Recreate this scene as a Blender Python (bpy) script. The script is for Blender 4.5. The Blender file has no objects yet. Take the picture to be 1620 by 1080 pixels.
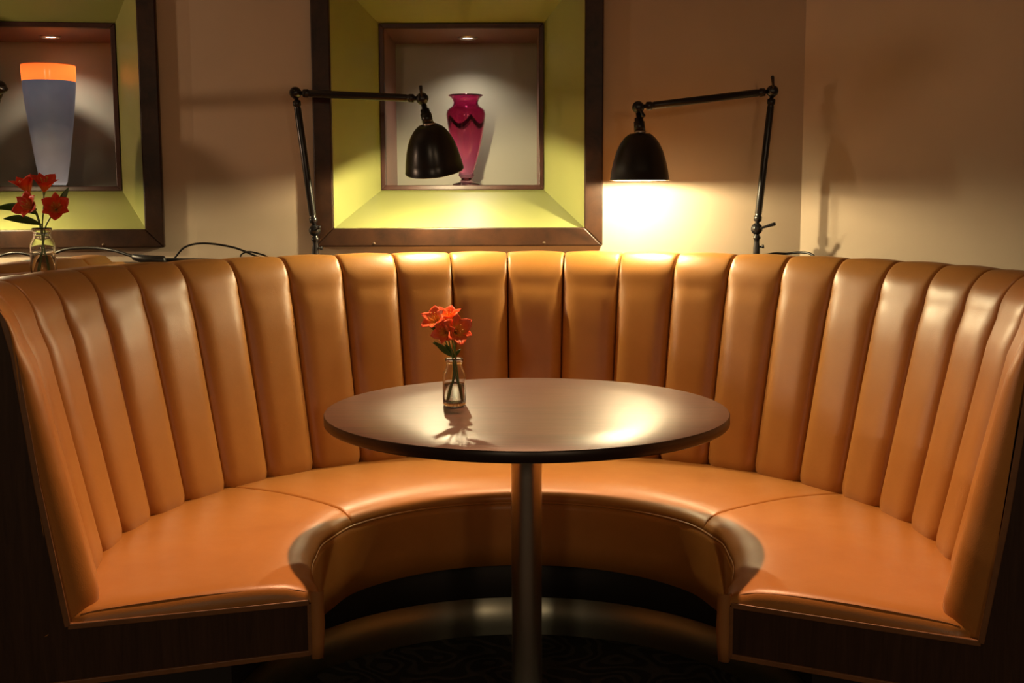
import bpy, bmesh, math, random
from mathutils import Vector, Matrix
random.seed(7)
PI = math.pi
C = bpy.context.scene.collection
sc = bpy.context.scene

# ---------------------------------------------------------------- camera
PITCH, ROLL, YAW, FPX = 0.1211, -0.0035, -0.0033, 1866.0
cam = bpy.data.cameras.new('camera'); cam_o = bpy.data.objects.new('camera', cam); C.objects.link(cam_o)
cam.sensor_fit = 'HORIZONTAL'; cam.sensor_width = 22.3; cam.lens = 22.3 * FPX / 1620.0
cam.clip_start = 0.05; cam.clip_end = 60
cam_o.matrix_world = (Matrix.Translation((-0.0133, -2.5283, 1.2121)) @ Matrix.Rotation(-YAW, 4, 'Z')
                      @ Matrix.Rotation(PI/2 - PITCH, 4, 'X') @ Matrix.Rotation(ROLL, 4, 'Z'))
sc.camera = cam_o

# ---------------------------------------------------------------- world, exposure, room lights
w = bpy.data.worlds.new('world'); sc.world = w; w.use_nodes = True
w.node_tree.nodes['Background'].inputs[0].default_value = (1.0, 0.70, 0.46, 1)
w.node_tree.nodes['Background'].inputs[1].default_value = 0.034
vs = sc.view_settings
vs.view_transform = 'Standard'; vs.look = 'None'; vs.gamma = 1.0; vs.use_curve_mapping = False
vs.exposure = 0.18

def light(name, kind, loc, energy, color, target=None, **kw):
    d = bpy.data.lights.new(name, kind); d.energy = energy; d.color = color
    for k, v in kw.items(): setattr(d, k, v)
    o = bpy.data.objects.new(name, d); C.objects.link(o); o.location = loc
    if target is not None:
        o.rotation_euler = (Vector(target) - Vector(loc)).to_track_quat('-Z', 'Y').to_euler()
    return o
# recessed ceiling downlight over the table (throws the round shadow of the table top on the seat)
light('ceiling_downlight', 'SPOT', (0.03, 0.68, 2.68), 275, (1.0, 0.50, 0.25), (0.0, -0.36, 0.46),
      spot_size=math.radians(64), spot_blend=0.85, shadow_soft_size=0.03)
# neighbouring table's lamp far to the left (throws the lamp's shadow on the angled wall)
light('neighbour_lamp_light', 'POINT', (-2.6, 0.45, 1.45), 32, (1.0, 0.64, 0.40), shadow_soft_size=0.04)
# room light behind the camera
light('room_light_a', 'AREA', (-0.9, -4.8, 1.95), 9, (1.0, 0.70, 0.42), (0, 0.6, 0.5), shape='DISK', size=0.35)
light('room_light_b', 'AREA', (1.5, -4.8, 1.95), 9, (1.0, 0.66, 0.38), (0, 0.6, 0.5), shape='DISK', size=0.35)

# ---------------------------------------------------------------- materials
def mat(name, col, rough=0.5, metal=0.0, **inp):
    m = bpy.data.materials.new(name); m.use_nodes = True
    b = m.node_tree.nodes['Principled BSDF']
    b.inputs['Base Color'].default_value = (*col, 1); b.inputs['Roughness'].default_value = rough
    b.inputs['Metallic'].default_value = metal
    for k, v in inp.items():
        k = k.replace('_', ' ')
        b.inputs[k].default_value = v
    return m
def nd(m, t, **kw):
    n = m.node_tree.nodes.new(t)
    for k, v in kw.items(): setattr(n, k, v)
    return n
def lk(m, a, b): m.node_tree.links.new(a, b)
def bsdf(m): return m.node_tree.nodes['Principled BSDF']
def coords(m, which='Object', scale=(1, 1, 1)):
    tc = nd(m, 'ShaderNodeTexCoord'); mp = nd(m, 'ShaderNodeMapping'); mp.inputs['Scale'].default_value = scale
    lk(m, tc.outputs[which], mp.inputs['Vector']); return mp.outputs['Vector']
def noise(m, vec, scale, detail=4, rough=0.55, dist=0.0):
    n = nd(m, 'ShaderNodeTexNoise'); n.inputs['Scale'].default_value = scale; n.inputs['Detail'].default_value = detail
    n.inputs['Roughness'].default_value = rough; n.inputs['Distortion'].default_value = dist
    lk(m, vec, n.inputs['Vector']); return n.outputs['Fac']
def ramp(m, fac, stops):
    r = nd(m, 'ShaderNodeValToRGB'); e = r.color_ramp.elements
    while len(e) < len(stops): e.new(0.5)
    for i, (p, c) in enumerate(stops): e[i].position = p; e[i].color = (*c, 1)
    lk(m, fac, r.inputs['Fac']); return r.outputs['Color']
def bump(m, h, strength=0.2, dist=0.01):
    b = nd(m, 'ShaderNodeBump'); b.inputs['Strength'].default_value = strength; b.inputs['Distance'].default_value = dist
    lk(m, h, b.inputs['Height']); lk(m, b.outputs['Normal'], bsdf(m).inputs['Normal'])

def leather(name, a, b_, rough=0.4):
    m = mat(name, a, rough); v = coords(m)
    f = noise(m, v, 5, 5, 0.6)
    lk(m, ramp(m, f, [(0.3, a), (0.7, b_)]), bsdf(m).inputs['Base Color'])
    vo = nd(m, 'ShaderNodeTexVoronoi'); vo.inputs['Scale'].default_value = 420; lk(m, v, vo.inputs['Vector'])
    ad = nd(m, 'ShaderNodeMath', operation='MULTIPLY_ADD'); lk(m, noise(m, v, 60, 4), ad.inputs[0]); ad.inputs[1].default_value = 1.0
    lk(m, vo.outputs['Distance'], ad.inputs[2])
    bump(m, ad.outputs[0], 0.10, 0.0012)
    mr = nd(m, 'ShaderNodeMapRange'); lk(m, noise(m, v, 14, 3), mr.inputs['Value'])
    mr.inputs['To Min'].default_value = rough - 0.06; mr.inputs['To Max'].default_value = rough + 0.08
    lk(m, mr.outputs[0], bsdf(m).inputs['Roughness'])
    return m
M_LEATHER = leather('tan_leather', (0.385, 0.163, 0.033), (0.445, 0.196, 0.044), 0.37)
M_LEATHER_EDGE = leather('tan_leather_edge', (0.33, 0.14, 0.045), (0.40, 0.18, 0.055), 0.42)

def wood(name, a, b_, scale=(2, 30, 30), rough=0.35, bs=0.08):
    m = mat(name, a, rough); v = coords(m, 'Object', scale)
    f = noise(m, v, 3.0, 6, 0.65, 0.6)
    lk(m, ramp(m, f, [(0.3, a), (0.7, b_)]), bsdf(m).inputs['Base Color'])
    bump(m, f, bs, 0.002)
    return m
M_WOOD_DARK = wood('dark_panel_wood', (0.032, 0.017, 0.011), (0.060, 0.031, 0.019), (30, 30, 2), 0.5)
M_WOOD_TRIM = wood('edge_trim_wood', (0.16, 0.070, 0.026), (0.24, 0.11, 0.042), (6, 6, 6), 0.45)
M_FRAME = wood('frame_wood', (0.011, 0.0055, 0.004), (0.044, 0.019, 0.009), (5, 20, 5), 0.38)
M_FRAME_IN = wood('inner_frame_wood', (0.030, 0.011, 0.008), (0.055, 0.020, 0.014), (5, 20, 5), 0.35)
M_BOX_SIDE = wood('niche_side_wood', (0.16, 0.062, 0.045), (0.22, 0.090, 0.066), (3, 20, 3), 0.35)
M_TABLE = wood('table_laminate', (0.034, 0.015, 0.009), (0.105, 0.047, 0.028), (2.2, 40, 40), 0.36, 0.15)
M_TABLE_EDGE = mat('table_edge', (0.022, 0.011, 0.008), 0.35)

def paint(name, a, b_, rough=0.75):
    m = mat(name, a, rough); v = coords(m)
    lk(m, ramp(m, noise(m, v, 1.6, 4), [(0.35, a), (0.65, b_)]), bsdf(m).inputs['Base Color'])
    bump(m, noise(m, v, 160, 3), 0.06, 0.002); return m
M_WALL = paint('taupe_wall_paint', (0.43, 0.340, 0.245), (0.48, 0.385, 0.280))
M_CEIL = paint('ceiling_paint', (0.40, 0.33, 0.26), (0.43, 0.36, 0.28))
M_GREEN = paint('green_reveal_paint', (0.25, 0.262, 0.085), (0.29, 0.30, 0.10), 0.4)
M_GREY = paint('niche_back_paint', (0.27, 0.265, 0.195), (0.31, 0.305, 0.225), 0.45)
M_BLACK = mat('black_lamp_enamel', (0.008, 0.008, 0.009), 0.28)
M_BLACK_MATT = mat('black_plinth', (0.012, 0.009, 0.008), 0.6)
M_WHITE = mat('white_shade_lining', (0.85, 0.82, 0.75), 0.5)
M_CORD = mat('black_cord', (0.010, 0.009, 0.008), 0.4)
M_SCREW = mat('screw_plug', (0.12, 0.08, 0.05), 0.35, 0.6)
def brushed(name, col, sc_, rough):
    m = mat(name, col, rough, 1.0); v = coords(m, 'Object', sc_); f = noise(m, v, 6, 4)
    mr = nd(m, 'ShaderNodeMapRange'); lk(m, f, mr.inputs['Value'])
    mr.inputs['To Min'].default_value = rough - 0.06; mr.inputs['To Max'].default_value = rough + 0.10
    lk(m, mr.outputs[0], bsdf(m).inputs['Roughness']); bump(m, f, 0.05, 0.001); return m
M_STEEL = brushed('brushed_steel', (0.50, 0.47, 0.42), (2, 2, 200), 0.30)
M_STEEL_KICK = brushed('brushed_kickplate', (0.66, 0.70, 0.58), (3, 3, 260), 0.38)
tn = nd(M_STEEL_KICK, 'ShaderNodeTangent', direction_type='RADIAL', axis='Z'); lk(M_STEEL_KICK, tn.outputs[0], bsdf(M_STEEL_KICK).inputs['Tangent'])
bsdf(M_STEEL_KICK).inputs['Anisotropic'].default_value = 0.85; bsdf(M_STEEL_KICK).inputs['Anisotropic Rotation'].default_value = 0.25
for m_ in (M_FRAME, M_FRAME_IN, M_WOOD_DARK): bsdf(m_).inputs['Specular IOR Level'].default_value = 0.25
def emis(name, col, s):
    m = mat(name, (0.9, 0.9, 0.9), 0.4); b = bsdf(m)
    b.inputs['Emission Color'].default_value = (*col, 1); b.inputs['Emission Strength'].default_value = s; return m
M_BULB = emis('lamp_bulb', (1.0, 0.78, 0.42), 14)
M_SPOT = emis('spot_lens', (1.0, 0.86, 0.72), 9)
M_GLASS = mat('clear_glass', (0.97, 0.98, 0.96), 0.02, Transmission_Weight=1.0, IOR=1.45)
M_WATER = mat('water', (0.93, 0.96, 0.93), 0.0, Transmission_Weight=1.0, IOR=1.33)
M_MAGENTA = mat('magenta_glass', (0.86, 0.10, 0.36), 0.04, Transmission_Weight=0.9, IOR=1.4)
M_MAGENTA_CLEAR = mat('pale_glass_foot', (0.9, 0.55, 0.65), 0.03, Transmission_Weight=1.0, IOR=1.4)
M_STEM = mat('green_stem', (0.13, 0.20, 0.05), 0.45)
M_LEAF = mat('green_leaf', (0.055, 0.14, 0.022), 0.4)

def carpet():
    m = mat('dark_swirl_carpet', (0.03, 0.028, 0.024), 0.95); v = coords(m)
    n = nd(m, 'ShaderNodeTexNoise'); n.inputs['Scale'].default_value = 5.0; n.inputs['Detail'].default_value = 1.5; lk(m, v, n.inputs['Vector'])
    wv = nd(m, 'ShaderNodeMath', operation='MULTIPLY'); lk(m, n.outputs['Fac'], wv.inputs[0]); wv.inputs[1].default_value = 75
    sn = nd(m, 'ShaderNodeMath', operation='SINE'); lk(m, wv.outputs[0], sn.inputs[0])
    lk(m, ramp(m, sn.outputs[0], [(0.0, (0.012, 0.011, 0.010)), (0.55, (0.050, 0.046, 0.038))]), bsdf(m).inputs['Base Color'])
    ad = nd(m, 'ShaderNodeMath', operation='ADD'); lk(m, sn.outputs[0], ad.inputs[0]); lk(m, noise(m, v, 300, 2), ad.inputs[1])
    bump(m, ad.outputs[0], 0.4, 0.004); return m
M_CARPET = carpet()

def petal_mat(name, tip, mid, throat):
    m = mat(name, tip, 0.45); uv = nd(m, 'ShaderNodeUVMap'); sx = nd(m, 'ShaderNodeSeparateXYZ')
    lk(m, uv.outputs['UV'], sx.inputs[0])
    lk(m, ramp(m, sx.outputs['Y'], [(0.0, throat), (0.35, throat), (0.55, mid), (1.0, tip)]), bsdf(m).inputs['Base Color'])
    bsdf(m).inputs['Subsurface Weight'].default_value = 0.12
    bsdf(m).inputs['Subsurface Radius'].default_value = (0.01, 0.004, 0.002)
    return m
M_PETAL = petal_mat('orange_red_petal', (0.95, 0.13, 0.05), (0.95, 0.20, 0.05), (0.92, 0.42, 0.06))
M_PETAL_RED = petal_mat('red_petal', (0.85, 0.045, 0.012), (0.88, 0.07, 0.015), (0.75, 0.22, 0.04))
M_STAMEN = mat('stamen', (0.75, 0.42, 0.08), 0.5)

def glow(m, col, fac):       # thin translucent glass wall
    tr = nd(m, 'ShaderNodeBsdfTranslucent'); mx = nd(m, 'ShaderNodeMixShader'); mx.inputs[0].default_value = fac
    if isinstance(col, tuple): tr.inputs['Color'].default_value = (*col, 1)
    else: lk(m, col, tr.inputs['Color'])
    lk(m, bsdf(m).outputs[0], mx.inputs[1]); lk(m, tr.outputs[0], mx.inputs[2])
    lk(m, mx.outputs[0], m.node_tree.nodes['Material Output'].inputs['Surface'])
M_ORANGE = mat('orange_glass_band', (0.95, 0.24, 0.04), 0.12); glow(M_ORANGE, (0.98, 0.22, 0.04), 0.40)
def vase_gradient():      # the glass itself is coloured: smoky blue above, milky below
    m = mat('smoky_blue_glass', (0.2, 0.24, 0.3), 0.35); tc = nd(m, 'ShaderNodeTexCoord'); sx = nd(m, 'ShaderNodeSeparateXYZ')
    lk(m, tc.outputs['Object'], sx.inputs[0])
    ad = nd(m, 'ShaderNodeMath', operation='MULTIPLY_ADD'); lk(m, noise(m, tc.outputs['Object'], 9, 2), ad.inputs[0]); ad.inputs[1].default_value = 0.10
    lk(m, sx.outputs['Z'], ad.inputs[2])
    mr = nd(m, 'ShaderNodeMapRange'); lk(m, ad.outputs[0], mr.inputs['Value']); mr.inputs['From Min'].default_value = 0.04; mr.inputs['From Max'].default_value = 0.42
    lk(m, ramp(m, mr.outputs[0], [(0.0, (0.90, 0.93, 0.97)), (0.28, (0.50, 0.51, 0.53)), (0.60, (0.14, 0.16, 0.20)), (1.0, (0.045, 0.06, 0.09))]), bsdf(m).inputs['Base Color'])
    glow(m, bsdf(m).inputs['Base Color'].links[0].from_socket, 0.35)
    return m
M_BLUEGLASS = vase_gradient()

def garland_mat():        # dark scalloped garland etched round the shoulder of the magenta vase
    m = M_MAGENTA; tc = nd(m, 'ShaderNodeTexCoord'); sx = nd(m, 'ShaderNodeSeparateXYZ'); lk(m, tc.outputs['Object'], sx.inputs[0])
    at = nd(m, 'ShaderNodeMath', operation='ARCTAN2'); lk(m, sx.outputs['Y'], at.inputs[0]); lk(m, sx.outputs['X'], at.inputs[1])
    mu = nd(m, 'ShaderNodeMath', operation='MULTIPLY'); lk(m, at.outputs[0], mu.inputs[0]); mu.inputs[1].default_value = 2.5
    si = nd(m, 'ShaderNodeMath', operation='SINE'); lk(m, mu.outputs[0], si.inputs[0])
    ab = nd(m, 'ShaderNodeMath', operation='ABSOLUTE'); lk(m, si.outputs[0], ab.inputs[0])
    z = nd(m, 'ShaderNodeMath', operation='MULTIPLY_ADD'); lk(m, ab.outputs[0], z.inputs[0]); z.inputs[1].default_value = 0.030
    lk(m, sx.outputs['Z'], z.inputs[2])
    d = nd(m, 'ShaderNodeMath', operation='SUBTRACT'); lk(m, z.outputs[0], d.inputs[0]); d.inputs[1].default_value = 0.238
    a2 = nd(m, 'ShaderNodeMath', operation='ABSOLUTE'); lk(m, d.outputs[0], a2.inputs[0])
    mxc = nd(m, 'ShaderNodeMix', data_type='RGBA', blend_type='MULTIPLY'); mxc.inputs['Factor'].default_value = 1.0
    z3 = nd(m, 'ShaderNodeMath', operation='DIVIDE'); lk(m, sx.outputs['Z'], z3.inputs[0]); z3.inputs[1].default_value = 0.316
    mr = nd(m, 'ShaderNodeMapRange'); lk(m, a2.outputs[0], mr.inputs['Value']); mr.inputs['From Min'].default_value = 0.006; mr.inputs['From Max'].default_value = 0.010
    lk(m, ramp(m, mr.outputs[0], [(0.0, (0.16, 0.16, 0.16)), (1.0, (1.0, 1.0, 1.0))]), mxc.inputs['B'])
    lk(m, ramp(m, z3.outputs[0], [(0.0, (0.98, 0.62, 0.78)), (0.30, (0.92, 0.30, 0.55)), (0.72, (0.72, 0.13, 0.34)), (0.95, (0.60, 0.10, 0.28))]), mxc.inputs['A'])  # glow through the lower glass put into the colour: pale pink below, darker above
    lk(m, mxc.outputs['Result'], bsdf(m).inputs['Base Color'])
garland_mat()

# ---------------------------------------------------------------- mesh helpers
def mesh_obj(name, verts, faces, m, parent=None, smooth=True, uvs=None):
    me = bpy.data.meshes.new(name); me.from_pydata([tuple(v) for v in verts], [], faces); me.update()
    if smooth: me.polygons.foreach_set('use_smooth', [True]*len(me.polygons))
    if uvs:
        ul = me.uv_layers.new(name='UVMap')
        for lp in me.loops: ul.data[lp.index].uv = uvs[lp.vertex_index]
    me.materials.append(m)
    o = bpy.data.objects.new(name, me); C.objects.link(o)
    if parent is not None: o.parent = parent
    return o
def fixn(o):
    bm = bmesh.new(); bm.from_mesh(o.data); bmesh.ops.recalc_face_normals(bm, faces=bm.faces); bm.to_mesh(o.data); bm.free(); return o
def bevel(o, wd=0.003, seg=2):
    b = o.modifiers.new('bevel', 'BEVEL'); b.width = wd; b.segments = seg; b.limit_method = 'ANGLE'; b.angle_limit = math.radians(35)
    return o
def grid_faces(nu, nv, close_u=False, off=0):
    f = []
    for i in range(nu if close_u else nu-1):
        for j in range(nv-1):
            a = i*nv+j; b = ((i+1) % nu)*nv+j
            f.append((off+a, off+b, off+b+1, off+a+1))
    return f
def lathe_data(prof, n=40, c=(0, 0, 0)):
    v = []; nv = len(prof)
    for i in range(n):
        t = 2*PI*i/n
        for r, z in prof: v.append((c[0]+r*math.cos(t), c[1]+r*math.sin(t), c[2]+z))
    return v, grid_faces(n, nv, True)
def lathe(name, prof, m, parent=None, n=40, smooth=True):
    v, f = lathe_data(prof, n); return fixn(mesh_obj(name, v, f, m, parent, smooth))
def prism(name, poly, ext, m, parent=None, smooth=False):
    """poly: list of 3D points (planar), ext: extrusion vector"""
    n = len(poly); e = Vector(ext)
    v = [Vector(p) for p in poly] + [Vector(p)+e for p in poly]
    f = [tuple(range(n)), tuple(range(2*n-1, n-1, -1))] + [(i, (i+1) % n, n+(i+1) % n, n+i) for i in range(n)]
    return fixn(mesh_obj(name, v, f, m, parent, smooth))
def box(name, lo, hi, m, parent=None):
    x0, y0, z0 = lo; x1, y1, z1 = hi
    return prism(name, [(x0, y0, z0), (x1, y0, z0), (x1, y1, z0), (x0, y1, z0)], (0, 0, z1-z0), m, parent)
def smooth_path(pts, sub=6):
    P = [Vector(p) for p in pts]; out = []
    for i in range(len(P)-1):
        p0 = P[max(i-1, 0)]; p1 = P[i]; p2 = P[i+1]; p3 = P[min(i+2, len(P)-1)]
        for k in range(sub):
            t = k/sub
            out.append(0.5*((2*p1)+(p2-p0)*t+(2*p0-5*p1+4*p2-p3)*t*t+(3*p1-p0-3*p2+p3)*t**3))
    out.append(P[-1]); return out
def tube_data(pts, radii, n=10, off=0):
    P = [Vector(p) for p in pts]
    if not hasattr(radii, '__len__'): radii = [radii]*len(P)
    v = []; up = Vector((0.123, 0.31, 0.94))
    for i, p in enumerate(P):
        t = (P[min(i+1, len(P)-1)]-P[max(i-1, 0)]).normalized()
        if i == 0:
            a = t.cross(up); a = a.normalized() if a.length > 1e-4 else t.cross(Vector((1, 0, 0))).normalized()
        else:
            a = (a - t*a.dot(t)).normalized()
        b = t.cross(a)
        for k in range(n):
            q = 2*PI*k/n; v.append(p+radii[i]*(a*math.cos(q)+b*math.sin(q)))
    f = []
    for i in range(len(P)-1):
        for k in range(n):
            f.append((off+i*n+k, off+i*n+(k+1) % n, off+(i+1)*n+(k+1) % n, off+(i+1)*n+k))
    f.append(tuple(off+k for k in range(n))[::-1]); f.append(tuple(off+(len(P)-1)*n+k for k in range(n)))
    return v, f
def tube(name, pts, r, m, parent=None, n=10):
    v, f = tube_data(pts, r, n); return fixn(mesh_obj(name, v, f, m, parent))
def ball_data(c, r, n=16, off=0, sc_=(1, 1, 1)):
    v = []; f = []; h = n//2
    prof = [(max(1e-5, math.sin(PI*j/h))*r, -math.cos(PI*j/h)*r) for j in range(h+1)]
    for i in range(n):
        t = 2*PI*i/n
        for q, z in prof: v.append(Vector((c[0]+q*math.cos(t)*sc_[0], c[1]+q*math.sin(t)*sc_[1], c[2]+z*sc_[2])))
    return v, grid_faces(n, h+1, True, off)
def join(name, parts, m, parent=None, smooth=True):
    V = []; F = []
    for v, f in parts:
        o = len(V); V += list(v); F += [tuple(i+o for i in q) for q in f]
    return fixn(mesh_obj(name, V, F, m, parent, smooth))
def thing(name, label, cat, loc=(0, 0, 0), group=None):
    o = bpy.data.objects.new(name, None); C.objects.link(o); o.location = loc; o.empty_display_size = 0.05
    return tag(o, label, cat, group)
def tag(o, label, cat, group=None):
    o['label'] = label; o['category'] = cat
    if group: o['group'] = group
    return o
def struct(o, label=None):
    o['kind'] = 'structure'
    if label: o['label'] = label
    return o
def pol(r, deg, z): t = math.radians(deg); return Vector((r*math.sin(t), r*math.cos(t), z))

# ---------------------------------------------------------------- room shell
struct(box('floor', (-4.5, -6, -0.05), (4.5, 2.2, 0.0), M_CARPET), 'dark carpet with a black swirling line pattern')
struct(box('ceiling', (-4.5, -6, 2.75), (4.5, 2.2, 2.80), M_CEIL), 'plain beige ceiling above the booth')

YW = 1.25                       # plane of the back wall
class Plane:                    # wall-local frame: u along the wall, w into the wall
    def __init__(s, o, ang):
        s.o = Vector((o[0], o[1], 0)); s.U = Vector((math.cos(ang), math.sin(ang), 0)); s.N = Vector((-math.sin(ang), math.cos(ang), 0)); s.ang = ang
    def __call__(s, u, w, z): return s.o + s.U*u + s.N*w + Vector((0, 0, z))
BACK = Plane((0, YW), 0.0)
LEFT = Plane((-1.03, YW), math.radians(7))
RIGHT = Plane((0.895, YW), math.radians(-54.8))

def wall(name, P, u0, u1, hole=None, z1=2.75, th=0.12, label=None):
    rects = [(u0, u1, 0, z1)]
    if hole:
        a, b, c, d = hole; rects = [(u0, a, 0, z1), (b, u1, 0, z1), (a, b, 0, c), (a, b, d, z1)]
    V = []; F = []
    for (a, b, c, d) in rects:
        o = len(V)
        for w_ in (0, th):
            V += [P(a, w_, c), P(b, w_, c), P(b, w_, d), P(a, w_, d)]
        F += [(o, o+1, o+2, o+3), (o+7, o+6, o+5, o+4), (o, o+4, o+5, o+1), (o+1, o+5, o+6, o+2), (o+2, o+6, o+7, o+3), (o+3, o+7, o+4, o)]
    return struct(fixn(mesh_obj(name, V, F, M_WALL, None, False)), label)
NU, NZ, NH = -0.193, 1.06, 0.912          # niche: centre u, bottom z, outer size
NFW, NSP = 0.058, 0.122                   # frame width, splay inset
LU = -0.556                               # left niche centre on the left wall
def hole_for(u): h = NH/2-NFW+0.004; return (u-h, u+h, NZ+NFW-0.004, NZ+NH-NFW+0.004)
wall('wall_back', BACK, -1.03, 0.895, hole_for(NU), label='taupe painted wall behind the booth with the middle niche')
wall('wall_left', LEFT, -3.2, 0.0, hole_for(LU), label='taupe painted wall at the left with the blue vase niche')
wall('wall_right', RIGHT, 0.0, 3.0, label='taupe painted wall angled forward beside the right lamp')

def ring4(P, name, ro, ri, wo, wi, th, m, parent, bev=0.002):
    """four mitred boards between an outer rect and an inner rect (u0,u1,z0,z1)"""
    a0, a1, b0, b1 = ro; c0, c1, d0, d1 = ri
    O = [(a0, b0), (a1, b0), (a1, b1), (a0, b1)]; I = [(c0, d0), (c1, d0), (c1, d1), (c0, d1)]
    for k in range(4):
        k2 = (k+1) % 4
        q = [P(O[k][0], wo, O[k][1]), P(O[k2][0], wo, O[k2][1]), P(I[k2][0], wi, I[k2][1]), P(I[k][0], wi, I[k][1])]
        prism_o = prism(name, [x-parent.location for x in q], P.N*th, m, parent)
        if bev: bevel(prism_o, bev, 2)
def niche(P, u, label):
    t = thing('wall_niche', label, 'wall niche', P(u, 0, NZ))
    L = t.location
    h = NH/2; zc = NZ+h
    def R(s): return (u-s, u+s, zc-s, zc+s)
    s0, s1 = h, h-NFW; s2 = s1-NSP; s3 = s2-0.016
    ring4(P, 'frame_rail', R(s0), R(s1), -0.024, -0.024, 0.045, M_FRAME, t, 0.004)
    ring4(P, 'reveal_panel', R(s1), R(s2), 0.0, 0.27, 0.012, M_GREEN, t, 0)
    ring4(P, 'inner_frame_rail', R(s2), R(s3), 0.262, 0.262, 0.03, M_FRAME_IN, t, 0.002)
    # box behind
    d0, d1 = 0.285, 0.66
    def quad(n, q, e, m): return prism(n, [x-L for x in q], e, m, t)
    quad('side_panel', [P(u-s3, d0, zc-s3), P(u-s3, d1, zc-s3), P(u-s3, d1, zc+s3), P(u-s3, d0, zc+s3)], -P.U*0.015, M_BOX_SIDE)
    quad('side_panel', [P(u+s3, d0, zc-s3), P(u+s3, d1, zc-s3), P(u+s3, d1, zc+s3), P(u+s3, d0, zc+s3)], P.U*0.015, M_BOX_SIDE)
    quad('shelf_panel', [P(u-s3, d0, zc-s3), P(u+s3, d0, zc-s3), P(u+s3, d1, zc-s3), P(u-s3, d1, zc-s3)], (0, 0, -0.015), M_BOX_SIDE)
    quad('top_panel', [P(u-s3, d0, zc+s3), P(u+s3, d0, zc+s3), P(u+s3, d1, zc+s3), P(u-s3, d1, zc+s3)], (0, 0, 0.015), M_BOX_SIDE)
    quad('back_panel', [P(u-s3-.01, d1, zc-s3-.01), P(u+s3+.01, d1, zc-s3-.01), P(u+s3+.01, d1, zc+s3+.01), P(u-s3-.01, d1, zc+s3+.01)], P.N*0.015, M_GREY)
    sp = P(u+0.012, 0.49, zc+s3)
    ring = lathe('spotlight_ring', [(0.024, 0.004), (0.024, -0.006), (0.030, -0.007), (0.036, -0.003), (0.036, 0.004)], M_STEEL, t, 28)
    ring.location = sp-L
    lens = lathe('spotlight_lens', [(0.0001, -0.002), (0.023, -0.002), (0.023, 0.002), (0.0001, 0.002)], M_SPOT, ring, 24)
    for sx in (-0.27, 0.27):
        s = lathe('screw_plug', [(0.0001, 0), (0.0045, 0), (0.005, -0.0015), (0.0001, -0.0022)], M_SCREW, t, 14)
        s.location = P(u+sx, -0.0235, NZ+0.010)-L; s.rotation_euler = (-PI/2, 0, P.ang)
    return t, sp, zc-s3
n1, sp1, zn = niche(BACK, NU, 'square niche with green splayed reveal and dark frame holding the magenta vase')
n2, sp2, _ = niche(LEFT, LU, 'square dark-framed niche at the left edge holding the blue and orange vase')
for nm, s in (('niche_spot_magenta', sp1), ('niche_spot_blue', sp2)):
    light(nm, 'SPOT', s+Vector((0, 0, -0.012)), 6.0, (1.0, 0.84, 0.72), s+Vector((0, 0.02, -1)),
          spot_size=math.radians(125), spot_blend=0.8, shadow_soft_size=0.012)

# ---------------------------------------------------------------- the curved booth
ZS = 0.4636
booth = thing('curved_booth', 'curved tan leather booth with vertical channelled back around the round table', 'booth')
TH0, DTH = math.degrees(-1.6717), math.degrees(0.1635)
TILT = 0.211
def back_prof():
    pts = []
    for i in range(11):
        z = 0.440 + (0.955-0.440)*i/10; pts.append((0.912 + TILT*(z-ZS), z))
    r0, z0 = pts[-1]
    for k in range(1, 9):            # roll over the top
        pts.append((r0+0.062*(1-math.cos((PI/2)*k/8)), z0+0.092*math.sin((PI/2)*k/8)))
    r1, z1 = pts[-1]
    for dr, dz in ((0.02, 0.0), (0.045, -0.004), (0.07, -0.010), (0.085, -0.022), (0.09, -0.05)): pts.append((r1+dr, z1+dz))
    return pts
BP = back_prof()
def prof_normals(p):
    out = []
    for i in range(len(p)):
        a = p[max(i-1, 0)]; b = p[min(i+1, len(p)-1)]; d = Vector((b[0]-a[0], b[1]-a[1])).normalized()
        out.append((-d.y, d.x))     # towards the sitter / upward
    return out
BN = prof_normals(BP)
BLEN = [0.0]
for i in range(1, len(BP)): BLEN.append(BLEN[-1]+math.hypot(BP[i][0]-BP[i-1][0], BP[i][1]-BP[i-1][1]))
# a finer profile near the bottom for the rounded corners
def resample(step_list):
    P = []; N = []
    for s in step_list:
        for i in range(1, len(BLEN)):
            if s <= BLEN[i]+1e-9:
                t = (s-BLEN[i-1])/(BLEN[i]-BLEN[i-1]); break
        P.append((BP[i-1][0]*(1-t)+BP[i][0]*t, BP[i-1][1]*(1-t)+BP[i][1]*t))
        n = Vector((BN[i-1][0]*(1-t)+BN[i][0]*t, BN[i-1][1]*(1-t)+BN[i][1]*t)).normalized(); N.append((n.x, n.y))
    return P, N
SL = [0, 0.004, 0.010, 0.018, 0.028, 0.04, 0.055, 0.075, 0.10, 0.14, 0.2, 0.27, 0.34, 0.41, 0.47] + \
     [0.50+0.0125*k for k in range(13)] + [0.67, 0.69, BLEN[-1]]
SL = [s for s in SL if s <= BLEN[-1]]
FP, FN = resample(SL)
def superbulge(d, wdt):
    if d <= 0: return 0.0
    return math.sqrt(max(0.0, 1-(1-min(d/wdt, 1.0))**2))
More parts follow.
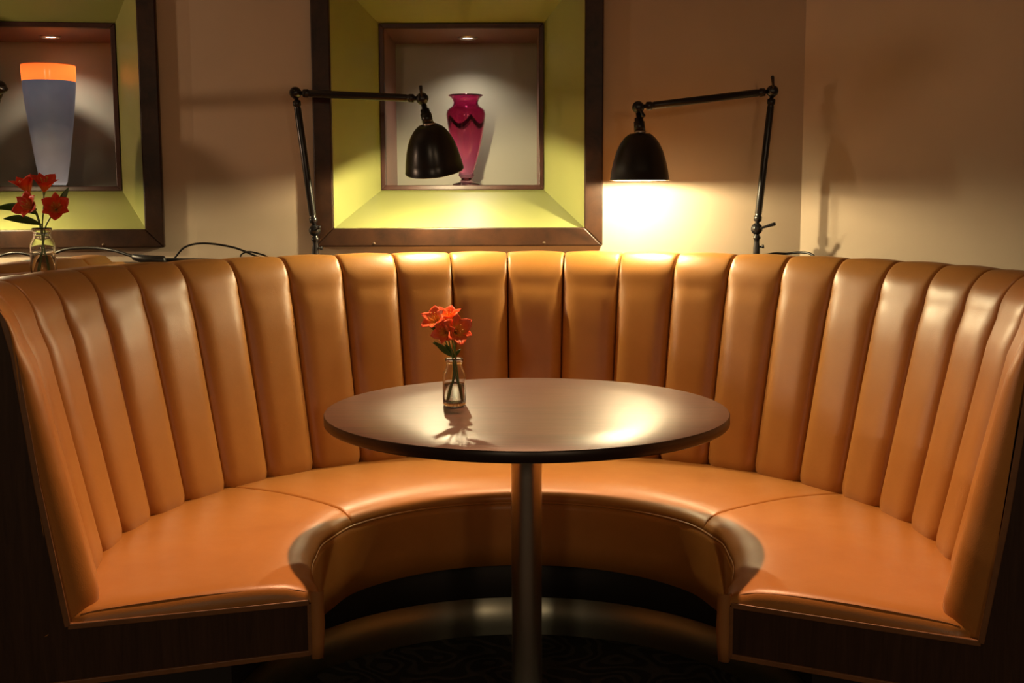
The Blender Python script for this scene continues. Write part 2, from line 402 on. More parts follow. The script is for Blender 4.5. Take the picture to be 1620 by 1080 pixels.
def channel_mesh(dth):
    n = 21; V = []
    for i in range(n):
        u = 0.5-0.5*math.cos(PI*i/(n-1))
        for j, s in enumerate(SL):
            r, z = FP[j]; wid = r*math.radians(dth)
            du = min(u, 1-u)*wid; dv = s-0.001
            rc = 0.045                                     # rounded bottom corners
            if du < rc and dv < rc: d = rc-math.hypot(rc-du, rc-dv)
            else: d = min(du, dv)
            top_t = 1.0 if s < 0.48 else max(0.05, 1-(s-0.47)/0.14)
            b = 0.023*superbulge(d, 0.048)*top_t + 0.003*math.sin(PI*u) - 0.007*(1-superbulge(du, 0.009))*(1-top_t)
            if d <= 0: b = -0.010
            nr, nz = FN[j]
            V.append(pol(r+nr*b, (u-0.5)*dth, z+nz*b))
    return V, grid_faces(n, len(SL))
CV, CF = channel_mesh(DTH-0.12)
first = None
A0, A1 = TH0-DTH, TH0+22*DTH
for k in range(-1, 22):
    if first is None:
        o = first = fixn(mesh_obj('channel_panel', CV, CF, M_LEATHER, booth))
    else:
        o = first.copy(); C.objects.link(o)
    o.rotation_euler = (0, 0, -math.radians(TH0+(k+0.5)*DTH))
# end rolls: the last cushion turns round to face the room
def end_roll(side, ta, tb):
    n = 33; V = []
    for i in range(n):
        u = 1-(1-i/(n-1))**1.6
        for j, s in enumerate(SL):
            r, z = FP[j]; wid = r*math.radians(abs(tb-ta))
            du0 = u*wid; dv = s
            fall = max(0.0, (u-0.74)/0.26)
            b = 0.030*superbulge(min(du0, dv*1.2), 0.05) - (0.030+0.055*max(0, 1-max(0, z-ZS)/0.5)*1.0)*(1-math.sqrt(max(0, 1-min(1, fall)**2.2)))
            tt = 1.0 if s < 0.47 else max(0.05, 1-(s-0.47)/0.14)
            nr, nz = FN[j]; b = b*tt+0.003*math.sin(PI*u)*(1-tt)
            V.append(pol(r+nr*b, ta+(tb-ta)*u, z+nz*b))
    return fixn(mesh_obj('end_roll', V, grid_faces(n, len(SL)), M_LEATHER, booth))
EL, ER = -118.1, 123.4
end_roll(-1, A0, EL); end_roll(1, A1, ER)

# seat, in three upholstered sections with a rolled nose
SP = [(0.965, 0.440), (0.945, 0.455), (0.91, 0.463), (0.86, 0.4665), (0.80, 0.469), (0.74, 0.471), (0.68, 0.471), (0.63, 0.470), (0.59, 0.468), (0.56, 0.465),
      (0.535, 0.460), (0.516, 0.453), (0.503, 0.444), (0.495, 0.434), (0.492, 0.424), (0.497, 0.418)]
LA, LB = Vector((-0.405, -0.303, 0)), Vector((-0.836, -0.452, 0))       # left end line, inner -> outer
RA, RB = Vector((0.399, -0.328, 0)), Vector((0.802, -0.533, 0))
def end_deg(r, side):
    A, B = (LA, LB) if side < 0 else (RA, RB); d = B-A
    # point on the end line at radius r
    a = d.length_squared; b = 2*A.dot(d); c = A.length_squared-r*r
    t = (-b+math.sqrt(max(0, b*b-4*a*c)))/(2*a); p = A+d*t
    return math.degrees(math.atan2(p.x, p.y))
NOSE = [(0, 0.490), (30, 0.494), (55, 0.494), (72, 0.476), (90, 0.459), (105, 0.459), (118, 0.470), (128, 0.495), (140, 0.50)]
def nose(deg):
    a = abs(deg)
    for (x0, y0), (x1, y1) in zip(NOSE, NOSE[1:]):
        if a <= x1:
            t = (a-x0)/(x1-x0); t = t*t*(3-2*t); return y0+(y1-y0)*t
    return NOSE[-1][1]
def rmap(r, deg):
    if r > 0.64: return r
    q = min(1.0, (0.64-r)/0.12); return r+(nose(deg)-0.492)*q*q*(3-2*q)
def seat_section(d0, d1):
    """d0/d1: degrees, or None for the free end on that side"""
    rows = []
    endo = [(0.0, 0.040), (0.0, 0.030), (0.002, 0.020), (0.006, 0.0105), (0.013, 0.0045), (0.024, 0.001)]
    seamo = [(0.0, 0.012), (0.0012, 0.0045), (0.004, 0.0012), (0.010, 0.0)]
    cols = []     # (kind, offset, drop)
    for off, dr in (endo if d0 is None else seamo): cols.append(('a', off, dr))
    nmid = 34
    for i in range(1, nmid): cols.append(('m', i/nmid, 0))
    for off, dr in reversed(endo if d1 is None else seamo): cols.append(('b', off, dr))
    V = []
    for kind, o, dr in cols:
        for r, z in SP:
            a = end_deg(r, -1) if d0 is None else d0; b = end_deg(r, 1) if d1 is None else d1
            sa = a+math.degrees(0.030/r if d0 is None else 0.012/r); sb = b-math.degrees(0.030/r if d1 is None else 0.012/r)
            if kind == 'a': t = a+math.degrees(o/r)
            elif kind == 'b': t = b-math.degrees(o/r)
            else: t = sa+(sb-sa)*o
            puff = 0.003*math.sin(3*math.radians(t)+r*9)*math.sin(7*r) if 0.55 < r < 0.9 else 0
            V.append(pol(min(rmap(r, t), 0.944) if dr > 0.003 else rmap(r, t), t, max(z-dr*(1.0 if r > 0.52 else 0.6)+puff, min(z, 0.431))))
    return fixn(mesh_obj('seat_cushion', V, grid_faces(len(cols), len(SP)), M_LEATHER, booth))
for sd, A, B in ((-1, LA, LB), (1, RA, RB)):        # stitched seam along the free ends of the seat
    ln = []
    for i in range(24):
        r = 0.505+(0.925-0.505)*i/23; a = end_deg(r, sd)-sd*math.degrees(0.0105/r)
        zz = [z0+(z1-z0)*(r-r0)/(r1-r0) for (r0, z0), (r1, z1) in zip(SP, SP[1:]) if r1 <= r <= r0][0]
        ln.append(pol(rmap(r, a), a, zz-0.0062*(1 if r > 0.52 else 0.6)))
    tube('seat_seam', smooth_path(ln, 2), 0.0012, M_LEATHER_EDGE, booth, 6)
seat_section(None, -57.0); seat_section(-57.0, 63.3); seat_section(63.3, None)

def arc_strip(name, prof, m, d0=None, d1=None, n=90, inset=0.0, close=False):
    V = []
    for i in range(n):
        for r, z in prof:
            a = end_deg(r, -1)+math.degrees(inset/r) if d0 is None else d0
            b = end_deg(r, 1)-math.degrees(inset/r) if d1 is None else d1
            tt = a+(b-a)*i/(n-1); V.append(pol(rmap(r, tt) if r < 0.6 else r, tt, z(tt) if callable(z) else z))
    f = grid_faces(n, len(prof))
    if close:
        m_ = len(prof); f += [(i*m_+m_-1, (i+1)*m_+m_-1, (i+1)*m_, i*m_) for i in range(n-1)]
        f += [tuple(range(m_))[::-1], tuple((n-1)*m_+k for k in range(m_))]
    return fixn(mesh_obj(name, V, f, m, booth))
# piping under the nose, leather fascia, dark plinth, steel kickplate
pts = []
for i in range(161):
    a = end_deg(0.4935, -1)+(end_deg(0.4935, 1)-end_deg(0.4935, -1))*i/160; pts.append(pol(rmap(0.4935, a), a, 0.4195))
tube('seat_piping', pts, 0.0035, M_LEATHER, booth, 8)
def fas_z(t):
    q = max(0.0, (abs(t)-92)/34.0); return 0.250+0.068*min(1, q)**1.2
arc_strip('seat_fascia', [(0.510, 0.425), (0.4925, 0.418), (0.4905, 0.40), (0.4905, 0.36), (0.4915, 0.31), (0.4935, fas_z), (0.512, fas_z)], M_LEATHER)
arc_strip('plinth', [(0.652, 0.0), (0.652, 0.30), (1.14, 0.30), (1.14, 0.0)], M_BLACK_MATT, inset=0.07, close=True)
arc_strip('steel_kickplate', [(0.6500, 0.001), (0.6475, 0.001), (0.6475, 0.108), (0.6500, 0.108)], M_STEEL_KICK, inset=0.075, close=True)
arc_strip('seat_base', [(0.512, 0.318), (0.512, 0.415), (1.15, 0.415), (1.15, 0.318)], M_WOOD_DARK, inset=0.024, close=True)
arc_strip('back_shell', [(1.165, 0.0), (1.165, 1.025), (1.185, 1.025), (1.185, 0.0)], M_WOOD_DARK, d0=EL+0.8, d1=ER-0.8, close=True)
# leather cap behind the rolled top
arc_strip('top_cap', [(1.070, 1.020), (1.09, 1.0265), (1.20, 1.0265), (1.21, 1.018), (1.20, 1.0)], M_LEATHER, d0=EL+0.8, d1=ER-0.8)

# flat wooden ends with their thin edge trims
for side, A, B, tops in ((-1, LA, LB, [(0.949, 0.437), (0.987, 0.70), (1.014, 0.94), (1.030, 1.030)]),
                         (1, RA, RB, [(0.963, 0.433), (0.993, 0.65), (1.016, 0.86), (1.034, 1.030)])):
    d = (B-A).normalized(); nrm = Vector((d.y, -d.x, 0))
    if nrm.y > 0: nrm = -nrm                    # facing the room
    def at(r, z):
        t = math.radians(end_deg(r, side)); return Vector((r*math.sin(t), r*math.cos(t), z))
    ri = 0.519
    roll_pts = [(r+0.002, z-0.003) for r, z in BP[13:] if z > 0.99]
    line = [at(r, z) for r, z in tops[:3]] + [at(r, z) for r, z in roll_pts]
    seat_in = at(ri, 0.428)
    bot_in = at(ri, 0.325)
    outer = [at(1.20, 1.020), at(1.20, 0.325)]
    back = -nrm*0.02
    low = [bot_in, seat_in, line[0]+Vector((0, 0, -0.004))]
    end_p = prism('end_panel', low + line[1:] + outer, back, M_WOOD_DARK, booth)
    # bottom board below the end (recessed)
    q = [at(0.66, 0.0), at(0.66, 0.322), at(1.19, 0.322), at(1.19, 0.0)]
    prism('end_plinth', [p-nrm*0.065 for p in q], -nrm*0.02, M_BLACK_MATT, booth)
    def strip(name, pts, wdt, mt, fwd=0.004, th=0.016):
        V = []; F = []
        P = [Vector(p) for p in pts]
        for i, p in enumerate(P):
            t = (P[min(i+1, len(P)-1)]-P[max(i-1, 0)]).normalized(); s = t.cross(nrm).normalized()*wdt/2
            V += [p+s+nrm*fwd, p-s+nrm*fwd, p-s-nrm*(th-fwd), p+s-nrm*(th-fwd)]
        for i in range(len(P)-1):
            for k in range(4): F.append((i*4+k, i*4+(k+1) % 4, i*4+4+(k+1) % 4, i*4+4+k))
        F += [(0, 1, 2, 3), tuple((len(P)-1)*4+k for k in (3, 2, 1, 0))]
        o = fixn(mesh_obj(name, V, F, mt, booth, False)); bevel(o, 0.0015, 2); return o
    strip('edge_trim', [seat_in+Vector((0, 0, 0.003)), line[0]], 0.011, M_WOOD_TRIM)
    strip('edge_trim', line, 0.011, M_WOOD_TRIM)
    strip('edge_trim', [bot_in+Vector((0, 0, 0.004)), at(1.19, 0.329)], 0.011, M_WOOD_TRIM)
    strip('edge_trim', [seat_in, bot_in], 0.009, M_WOOD_TRIM)
    # leather-wrapped end of the fascia
    pf = [(0.492, 0.452), (0.4925, 0.42), (0.491, 0.39), (0.493, 0.35), (0.496, 0.316)]
    V = []
    for r, z in pf:
        rr = r
        a = at(r, z); b = at(ri-0.003, z)
        V += [a-nrm*0.004, a+nrm*0.004, a*0.5+b*0.5+nrm*0.007, b+nrm*0.004, b-nrm*0.010]
    F = [(i*5+k, i*5+k+1, i*5+6+k, i*5+5+k) for i in range(len(pf)-1) for k in range(4)] + [(20, 21, 22, 23, 24)]
    fixn(mesh_obj('fascia_end', V, F, M_LEATHER_EDGE, booth))

# neighbouring booth: only its rolled back top shows at the left edge
NBC = Vector((-2.35, 0.92, 0))
nb = thing('curved_booth', 'neighbouring tan leather booth back peeking in at the far left edge', 'booth', NBC)
for k in range(6):
    o = first.copy(); C.objects.link(o); o.parent = nb; o.rotation_euler = (0, 0, -math.radians(91+k*DTH)); o.name = 'channel_panel'
V = []
for i in range(30):
    for r, z in [(1.07, 1.02), (1.09, 1.0265), (1.165, 1.0265), (1.185, 1.015), (1.185, 0.0)]: V.append(pol(r, 86+58*i/29, z))
fixn(mesh_obj('back_shell', V, grid_faces(30, 5), M_LEATHER, nb))
# low leather pad in the gap between the two booths
pp = [pol(1.216, a, 0.985) for a in (-49, -53, -57, -61, -65, -69)] + [NBC+pol(1.192, a, 0.985) for a in (112, 107, 102, 97, 92)]
pad = tag(prism('divider_pad', pp, (0, 0, 0.045), M_LEATHER),
          'flat leather-covered divider top behind the left side of the booth', 'divider'); bevel(pad, 0.008, 3)

# ledge along the walls behind the booths
def ledge():
    poly = [LEFT(-2.4, 0, 0), LEFT(0, 0, 0), BACK(0.895, 0, 0), RIGHT(1.35, 0, 0)]
    inner = [Vector((1.10, 0.49, 0))] + [pol(1.19, a, 0) for a in range(66, -66, -6)] + [Vector((-0.93, 0.83, 0)), Vector((-1.15, 0.935, 0)), Vector((-1.15, 1.10, 0)), Vector((-2.9, 0.97, 0))]
    P = poly+inner
    for p in P: p.z = 0.985
    return prism('trim_1', P, (0, 0, 0.030), M_FRAME)
struct(ledge(), 'dark wooden ledge running along the wall behind the booth back')

# ---------------------------------------------------------------- round table
tx, ty = 0.0099, 0.0763
tab = thing('round_table', 'round dark brown pedestal table with a glossy wood-grain top', 'table', (tx, ty, 0))
lathe('table_top', [(0.0001, 0.745), (0.30, 0.745), (0.4445, 0.745), (0.4475, 0.7435), (0.4475, 0.7435)], M_TABLE, tab, 128)
lathe('table_edge', [(0.4475, 0.7436), (0.4490, 0.7415), (0.4490, 0.7225), (0.446, 0.7195), (0.0001, 0.7195)], M_TABLE_EDGE, tab, 128)
lathe('top_plate', [(0.0001, 0.708), (0.15, 0.708), (0.15, 0.7193), (0.0001, 0.7193)], M_BLACK_MATT, tab, 40)
lathe('pole', [(0.0345, 0.014), (0.0345, 0.708)], M_STEEL, tab, 64)
lathe('base_plate', [(0.0001, 0.020), (0.06, 0.019), (0.195, 0.010), (0.20, 0.006), (0.20, 0.0), (0.0001, 0.0)], M_STEEL, tab, 64)

# ---------------------------------------------------------------- black articulated lamps
LAMP_COL = (1.0, 0.81, 0.46)
def frame_from(z_axis, x_hint=(1, 0, 0)):
    z = Vector(z_axis).normalized(); x = Vector(x_hint); x = (x-z*x.dot(z)).normalized(); y = z.cross(x)
    return Matrix((x, y, z)).transposed().to_4x4()
def lever(p, d, ln, name, parent, r0=0.003, r1=0.0058):
    p = Vector(p); d = Vector(d).normalized()
    pts = [p+d*(ln*t) for t in (0, 0.25, 0.30, 0.6, 0.9, 1.0)]
    return tube(name, pts, [r0, r0, r0*1.25, r0*1.5, r1, r1*0.75], M_BLACK, parent, 10)
def joint(name, c, axis, r, parent):
    """a knuckle: ball with a flat disc on each side"""
    c = Vector(c); a = Vector(axis).normalized()
    parts = [ball_data(c, r, 20), tube_data([c-a*r*1.12, c-a*r*0.9, c+a*r*0.9, c+a*r*1.12], [r*0.5, r*0.78, r*0.78, r*0.5], 18)]
    return join(name, parts, M_BLACK, parent)
def arm(name, p, q, r, gap, parent):
    p = Vector(p); q = Vector(q); d = (q-p).normalized(); L = (q-p).length
    st = [(gap*0.6, r*0.6), (gap, r*0.6), (gap+0.003, r*1.15), (gap+0.016, r*1.15), (gap+0.020, r*0.85), (gap+0.026, r)]
    pts = [p+d*s for s, _ in st] + [q-d*s for s, _ in reversed(st)]
    return tube(name, pts, [x for _, x in st]+[x for _, x in reversed(st)], M_BLACK, parent, 16)
def lamp(label, base, elbow, sj, top, axis, levers, power=None, cord=None):
    base = Vector(base); t = thing('articulated_lamp', label, 'lamp', base, 'black articulated lamps')
    L = base; e = Vector(elbow)-L; s = Vector(sj)-L; tp = Vector(top)-L; ax = Vector(axis).normalized()
    bj = Vector((-0.001, 0, 0.099))
    lathe('base_plate', [(0.0001, 0.0), (0.048, 0.0), (0.048, 0.006), (0.044, 0.009), (0.015, 0.011), (0.0001, 0.011)], M_BLACK, t, 28)
    lathe('post', [(0.0105, 0.009), (0.0105, 0.040), (0.0085, 0.058), (0.0085, 0.066), (0.012, 0.069), (0.012, 0.075), (0.008, 0.079), (0.007, 0.09)], M_BLACK, t, 20)
    tube('set_screw', [(0.008, -0.002, 0.044), (0.015, -0.004, 0.044), (0.0152, -0.004, 0.044), (0.022, -0.005, 0.045)], [0.003, 0.003, 0.0055, 0.0055], M_BLACK, t, 10)
    view = (0, -1, 0.05)
    joint('base_joint', bj, view, 0.0185, t)
    arm('lower_arm', bj, e, 0.0108, 0.022, t)
    joint('elbow_joint', e, view, 0.0185, t)
    arm('upper_arm', e, s, 0.0112, 0.024, t)
    joint('shade_joint', s, view, 0.0185, t)
    for (where, d, ln) in levers:
        c = {'base': bj, 'elbow': e, 'shade': s}[where]
        lever(c+Vector((0, -0.016, 0)), d, ln, 'clamp_lever', t)
    dn = (tp-s)
    L_ = dn.length; u = dn.normalized()
    tube('lamp_holder', [s+u*0.012, s+u*0.030, s+u*0.031, s+u*(L_-0.040), s+u*(L_-0.0395), s+u*(L_-0.008)], [0.008, 0.008, 0.0135, 0.0135, 0.0165, 0.0165], M_BLACK, t, 20)
    F = Matrix.Translation(tp) @ frame_from(-ax)
    prof = [(0.014, 0.004), (0.030, 0.003), (0.036, -0.001), (0.046, -0.010), (0.0575, -0.026), (0.0675, -0.047), (0.0755, -0.073), (0.0820, -0.102), (0.0860, -0.130)]
    prof = [(r*1.03, z*1.02) for r, z in prof]
    ring = lathe('holder_ring', [(0.013, 0.012), (0.0172, 0.012), (0.0172, 0.003), (0.013, 0.003)], M_STEEL, t, 24); ring.matrix_local = F
    sh = lathe('lamp_shade', prof+[(0.0895, -0.1335), (0.0892, -0.1360), (0.0873, -0.1350)], M_BLACK, t, 56); sh.matrix_local = F
    lathe('shade_lining', [(r-0.0016, z-0.002) for r, z in prof[1:-1]]+[(0.0872, -0.1350)], M_WHITE, sh, 56)
    lathe('bulb', [(0.0001, -0.112), (0.012, -0.110), (0.019, -0.102), (0.0215, -0.092), (0.019, -0.080), (0.013, -0.066), (0.012, -0.03), (0.0001, -0.03)], M_BULB if power else M_WHITE, sh, 24)
    if power:
        p = (Matrix.Translation(L) @ F) @ Vector((0, 0, -0.1265))
        lo = light('lamp_light', 'POINT', p, power, LAMP_COL, shadow_soft_size=0.011)
    return t
LZ = 1.0155
lamp('black articulated lamp standing right of the niche, lit shade pointing straight down',
     (0.732, 1.13, LZ), (0.770, 1.13, 1.532), (0.3538, 1.05, 1.4792), (0.360, 1.05, 1.398), (0.0, 0.0, -1),
     [('base', (1, -0.25, 0.32), 0.056), ('elbow', (-0.18, -0.3, 1), 0.045), ('shade', (0.5, -0.4, -1), 0.036)], power=16)
lamp('black articulated lamp in front of the niche, tilted shade overlapping the magenta vase',
     (-0.633, 1.13, LZ), (-0.683, 1.13, 1.532), (-0.2903, 1.05, 1.5065), (-0.2712, 1.05, 1.4248), (0.10, 0.28, -1),
     [('base', (0.6, -0.9, 0.28), 0.045), ('elbow', (0.0, -1, 0.5), 0.02), ('shade', (-0.08, -0.3, 1), 0.038)], power=19)
lamp('black articulated lamp cut off at the left edge, only its elbow joint showing',
     (-1.70, 1.108, LZ), (-1.358, 0.60, 1.503), (-1.63, 0.98, 1.49), (-1.64, 0.98, 1.412), (0.0, 0.0, -1),
     [('elbow', (1, -0.4, -0.25), 0.036), ('base', (1, -0.3, 0.3), 0.05)], power=10)

# ---------------------------------------------------------------- cords on the ledge
def cord(pts, r, label, lump=None):
    o = tag(tube('power_cord', smooth_path(pts, 8), r, M_CORD, None, 8), label, 'cord', 'cords on the ledge'); return o
z0 = LZ+0.0035
cord([(-0.80, 1.16, z0+0.004), (-0.83, 1.17, z0+0.016), (-0.90, 1.18, z0+0.042), (-0.99, 1.18, z0+0.055), (-1.05, 1.18, z0+0.044), (-1.08, 1.17, z0+0.012), (-1.085, 1.16, z0+0.004), (-1.12, 1.14, z0)], 0.0032,
     'black cord arching up off the ledge beside the left lamp')
cord([(-0.66, 1.14, z0), (-0.76, 1.15, z0+0.004), (-0.80, 1.145, z0+0.020), (-0.84, 1.14, z0+0.030), (-0.865, 1.14, z0+0.022), (-0.872, 1.14, z0+0.006), (-0.90, 1.15, z0)], 0.0026,
     'thin black cord making a small loop under the arching cord')
cord([(-0.86, 1.10, z0), (-0.95, 1.08, z0+0.008), (-1.03, 1.07, z0+0.010), (-1.10, 1.06, z0+0.012), (-1.17, 1.07, z0+0.018), (-1.24, 1.09, z0+0.036), (-1.31, 1.11, z0+0.044), (-1.40, 1.11, z0+0.040), (-1.47, 1.10, z0+0.012), (-1.56, 1.08, z0)], 0.0045,
     'thick black cord running under the left niche frame')
pk = tag(join('cord_connector', [tube_data([(-1.07, 1.035, z0+0.010), (-1.075, 1.035, z0+0.010), (-1.13, 1.04, z0+0.012), (-1.17, 1.045, z0+0.020), (-1.175, 1.045, z0+0.021)], [0.006, 0.013, 0.0135, 0.010, 0.005], 10)], M_CORD),
         'black inline cord connector lying on the ledge under the left niche', 'plug')
cord([(-1.43, 0.995, z0+0.002), (-1.46, 1.00, z0+0.026), (-1.52, 1.00, z0+0.034), (-1.60, 0.99, z0+0.012), (-1.66, 0.985, z0)], 0.0038, 'dark cord rising behind the neighbouring booth at the far left')
cord([(0.745, 1.13, z0+0.012), (0.79, 1.14, z0+0.019), (0.83, 1.15, z0+0.018), (0.865, 1.13, z0+0.023), (0.89, 1.10, z0+0.020), (0.90, 1.07, z0+0.006), (0.87, 1.05, z0)], 0.0038,
     'black cord curling away from the right lamp base')

# ---------------------------------------------------------------- vases in the niches
def lathe_at(name, prof, m, parent, n=56): return lathe(name, prof, m, parent, n)
mv = thing('magenta_vase', 'magenta glass urn-shaped vase standing in the middle niche', 'vase', BACK(-0.188, 0.47, zn+0.0005))
pv = [(0.0001, 0.026), (0.020, 0.026), (0.028, 0.034), (0.026, 0.046), (0.0295, 0.056), (0.038, 0.085), (0.050, 0.130), (0.060, 0.180), (0.0665, 0.225), (0.069, 0.250), (0.066, 0.264), (0.054, 0.274), (0.046, 0.280), (0.0425, 0.290), (0.046, 0.302), (0.056, 0.312), (0.062, 0.3155)]
inn = [(max(0.0001, r-0.004), z+0.002) for r, z in reversed(pv)]; inn[-1] = (0.0001, 0.04); inn[-2] = (0.012, 0.042)
lathe_at('vase_body', pv+[(0.061, 0.3175)]+inn[1:], M_MAGENTA, mv)
lathe_at('vase_foot', [(0.0001, 0.0), (0.048, 0.0), (0.050, 0.003), (0.046, 0.007), (0.026, 0.012), (0.018, 0.020), (0.019, 0.026), (0.0001, 0.0258)], M_MAGENTA_CLEAR, mv)
ccu = LU+0.004
bv = thing('blue_vase', 'tall smoky blue glass vase with an orange rim in the left niche', 'vase', LEFT(ccu, 0.47, zn+0.0005))
pb = [(0.0001, 0.006), (0.040, 0.006), (0.0455, 0.016), (0.0475, 0.030), (0.055, 0.075), (0.064, 0.14), (0.0735, 0.21), (0.082, 0.28), (0.0875, 0.34), (0.0885, 0.362)]
lathe_at('vase_body', pb, M_BLUEGLASS, bv)
lathe_at('orange_rim', [(0.0886, 0.3622), (0.0900, 0.390), (0.0900, 0.415), (0.0895, 0.4185), (0.0885, 0.4185)], M_ORANGE, bv)
lathe_at('glass_base', [(0.0001, 0.0), (0.047, 0.0), (0.048, 0.004), (0.042, 0.0058), (0.0001, 0.0058)], M_GLASS, bv)

# ---------------------------------------------------------------- flower jars
def jar(label, loc, s=1.0):
    t = thing('glass_jar', label, 'jar', loc, 'small glass flower jars')
    out = [(0.0001, 0.0), (0.022, 0.0), (0.0258, 0.003), (0.0262, 0.010), (0.0262, 0.066), (0.0245, 0.076), (0.0200, 0.085), (0.0180, 0.090), (0.0180, 0.098), (0.0205, 0.1005), (0.0208, 0.106), (0.0195, 0.108)]
    inn = [(0.0170, 0.1075), (0.0155, 0.098), (0.0155, 0.089), (0.0175, 0.083), (0.0222, 0.075), (0.0240, 0.066), (0.0240, 0.012), (0.022, 0.0075), (0.0001, 0.0065)]
    lathe('glass_body', [(r*s, z*s) for r, z in out+inn], M_GLASS, t, 48)
    lathe('water', [(0.0001, 0.0068*s), (0.0217*s, 0.0078*s), (0.02385*s, 0.0125*s), (0.02385*s, 0.050*s), (0.0001, 0.050*s)], M_WATER, t, 48)
    return t
JT = Vector((-0.153, 0.113, 0.7452))
jar('small clear glass jar of water on the round table', JT)
JL = Vector((-1.130, 0.26, 1.0272))
jar('small clear glass jar on top of the booth back at the left', JL, 1.10)

def petal(L, W, tilt, curl, nU=9, nV=5, inner=False):
    """petal along local +X lifting to +Z; returns verts, faces, uvs"""
    V = []; UV = []
    for i in range(nU):
        t = i/(nU-1)
        wd = W*(math.sin(PI*min(1, t*0.92+0.06))**0.75)*(0.35+0.65*min(1, t*1.8))
        if i == nU-1: wd *= 0.35
        a = tilt-curl*t
        # integrate the centre line
        x = 0; z = 0; m = 8
        for k in range(m):
            q = (k+0.5)/m*t; aa = tilt-curl*q; x += math.cos(aa)*L*t/m; z += math.sin(aa)*L*t/m
        for j in range(nV):
            s = 2*j/(nV-1)-1
            cup = 0.28*wd*s*s
            V.append(Vector((x-math.sin(a)*cup, s*wd, z+math.cos(a)*cup+0.0012*math.sin(9*t+3*s)))); UV.append(((s+1)/2, t))
    return V, grid_faces(nU, nV), UV
def leaf_obj(parent, base, d, L, W, droop):
    d = Vector(d).normalized(); V = []; nU, nV = 10, 5
    side = d.cross(Vector((0.1, 0.85, 0.45))).normalized()
    if side.length < 0.1: side = Vector((1, 0, 0))
    for i in range(nU):
        t = i/(nU-1); c = Vector(base)+d*L*t+Vector((0, 0, -droop*L*t*t))
        wd = W*math.sin(PI*(t*0.94+0.04))**0.9
        for j in range(nV):
            s = 2*j/(nV-1)-1; V.append(c+side*s*wd+Vector((0, 0, 0.35*wd*abs(s)))+side.cross(d)*0.0)
    o = fixn(mesh_obj('leaf', V, grid_faces(nU, nV), M_LEAF, parent)); so = o.modifiers.new('s', 'SOLIDIFY'); so.thickness = 0.0006; return o
def flower(label, group, root, path, face, size, pm, leaves=(), seed=0, openness=0.95):
    rnd = random.Random(seed)
    t = thing('alstroemeria', label, 'flower', root, group)
    P = smooth_path(path, 6)
    tube('stem', P, [0.0018]*(len(P)-3)+[0.0016, 0.0020, 0.0030], M_STEM, t, 7)
    F = Matrix.Translation(P[-1]) @ frame_from(face, (0.3, 1, 0.1))
    b = fixn(join('blossom', [tube_data([(0, 0, -0.004*size/0.03), (0, 0, 0.0), (0, 0, 0.006)], [0.002, 0.0035, 0.003], 10)], M_STEM, t)); b.matrix_local = F
    for k in range(6):
        outer = k % 2 == 0
        v, f, uv = petal(size*rnd.uniform(0.92, 1.08), size*(0.36 if outer else 0.25), rnd.uniform(1.12, 1.28), (openness+rnd.uniform(-0.12, 0.12))*(1.05 if outer else 0.85))
        R = Matrix.Rotation(k*PI/3+rnd.uniform(-0.12, 0.12), 4, 'Z') @ Matrix.Translation((0.0022 if outer else 0.0012, 0, 0.003))
        o = mesh_obj('petal', [R @ x for x in v], f, pm, b, True, uv); so = o.modifiers.new('s', 'SOLIDIFY'); so.thickness = 0.0006
    for k in range(5):
        a = k*1.25+rnd.random(); p = [(0, 0, 0.004), (0.004*math.cos(a), 0.004*math.sin(a), size*0.45), (0.009*math.cos(a), 0.009*math.sin(a), size*0.78)]
        tube('stamen', smooth_path(p, 3), [0.0006]*6+[0.0012], M_STAMEN, b, 5)
    for (bs, d, Ln, Wd, dr) in leaves: leaf_obj(t, bs, d, Ln, Wd, dr)
    return t
G1 = 'flowers in the jar on the table'
flower('orange-red alstroemeria at the left of the table jar', G1, JT, [(0.012, 0.004, 0.012), (0.004, 0.0, 0.07), (-0.006, 0, 0.115), (-0.022, -0.004, 0.155), (-0.034, -0.008, 0.186)], (-0.45, -0.75, 0.75), 0.044, M_PETAL,
       [((-0.010, -0.002, 0.118), (-0.80, -0.25, 0.75), 0.052, 0.006, 0.15), ((-0.026, -0.006, 0.165), (-0.9, -0.3, 0.45), 0.034, 0.005, -0.1), ((-0.002, 0.0, 0.108), (0.75, -0.2, 1.0), 0.030, 0.004, 0.1)], 1)
flower('orange alstroemeria facing forward at the right of the table jar', G1, JT, [(0.016, -0.004, 0.010), (0.008, -0.002, 0.07), (0.003, -0.003, 0.115), (0.003, -0.008, 0.145), (0.004, -0.014, 0.166)], (0.30, -0.95, 0.42), 0.048, M_PETAL,
       [((0.004, -0.010, 0.150), (1.0, -0.3, 0.35), 0.040, 0.006, -0.1), ((0.0, 0.0, 0.112), (-0.55, -0.3, 0.9), 0.040, 0.0055, 0.1)], 2)
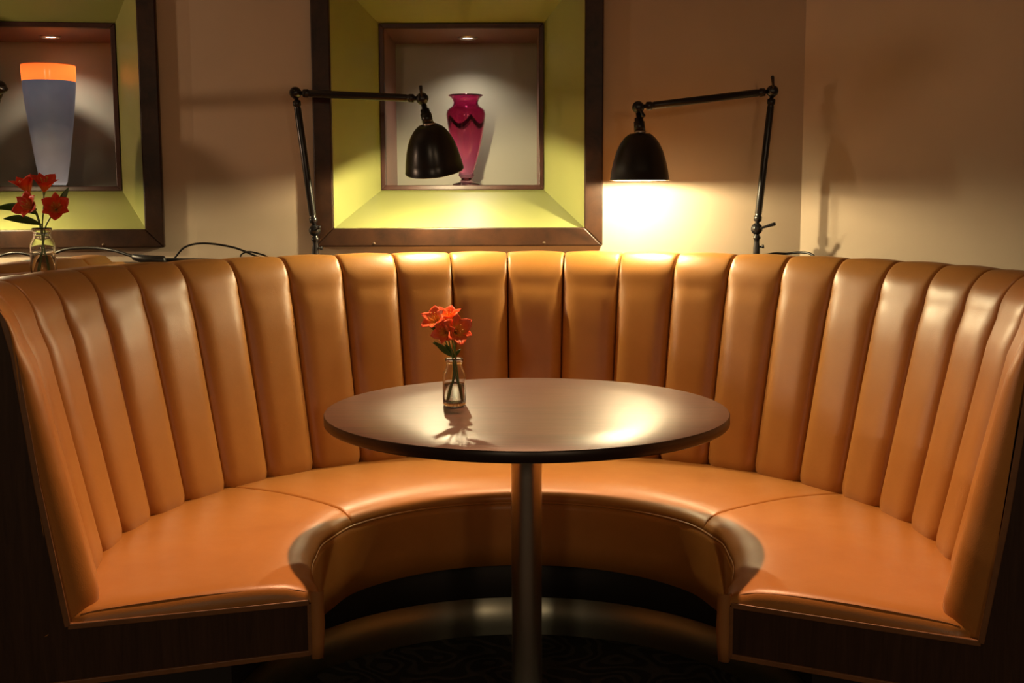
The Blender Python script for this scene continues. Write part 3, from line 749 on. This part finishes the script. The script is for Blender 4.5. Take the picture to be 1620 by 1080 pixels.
flower('upright orange-red alstroemeria behind the other two in the table jar', G1, JT, [(-0.010, 0.006, 0.012), (0.0, 0.004, 0.07), (0.002, 0.004, 0.115), (-0.006, 0.008, 0.155), (-0.012, 0.012, 0.184)], (-0.05, -0.45, 1.0), 0.043, M_PETAL,
       [((0.0, 0.008, 0.17), (0.7, 0.1, 1.0), 0.034, 0.003, 0.0), ((-0.004, 0.01, 0.17), (0.25, 0.1, 1.0), 0.038, 0.003, 0.0)], 3, 0.7)
flower('small orange alstroemeria low between the table jar blossoms', G1, JT, [(-0.014, -0.006, 0.012), (-0.002, -0.002, 0.07), (-0.004, -0.004, 0.115), (-0.010, -0.010, 0.145), (-0.014, -0.016, 0.168)], (-0.25, -0.95, 0.15), 0.038, M_PETAL,
       [((-0.004, -0.004, 0.112), (-0.9, -0.3, 0.55), 0.048, 0.007, -0.25)], 5, 0.8)
G2 = 'flowers in the jar on the booth back'
flower('dark red alstroemeria at the top left of the left jar', G2, JL, [(0.010, 0, 0.012), (0.002, 0, 0.08), (-0.004, 0, 0.125), (-0.014, 0, 0.16), (-0.024, 0, 0.196)], (-0.30, -0.35, 1), 0.050, M_PETAL_RED,
       [((-0.006, -0.002, 0.150), (-1.0, -0.2, 0.42), 0.105, 0.012, 0.25)], 11, 0.55)
flower('dark red alstroemeria at the top centre of the left jar', G2, JL, [(-0.008, 0, 0.012), (0.0, 0, 0.08), (0.002, 0, 0.125), (0.006, 0.002, 0.165), (0.008, 0.004, 0.200)], (0.25, -0.4, 1), 0.050, M_PETAL_RED, [], 12, 0.6)
flower('red alstroemeria facing forward in the middle of the left jar', G2, JL, [(0.014, -0.004, 0.012), (0.004, -0.004, 0.08), (0.0, -0.006, 0.125), (-0.004, -0.012, 0.150), (-0.008, -0.016, 0.164)], (-0.30, -0.95, 0.35), 0.047, M_PETAL_RED,
       [((0.002, -0.004, 0.126), (-1.0, -0.15, 0.28), 0.088, 0.011, 0.10)], 13, 0.85)
flower('red alstroemeria leaning right in the left jar', G2, JL, [(-0.012, 0.004, 0.012), (0.002, 0, 0.08), (0.010, -0.002, 0.12), (0.024, -0.006, 0.142), (0.040, -0.010, 0.160)], (0.35, -0.9, 0.30), 0.048, M_PETAL_RED,
       [((0.036, 0.004, 0.160), (0.55, 0.1, 1.0), 0.060, 0.007, 0.0)], 14, 0.9)
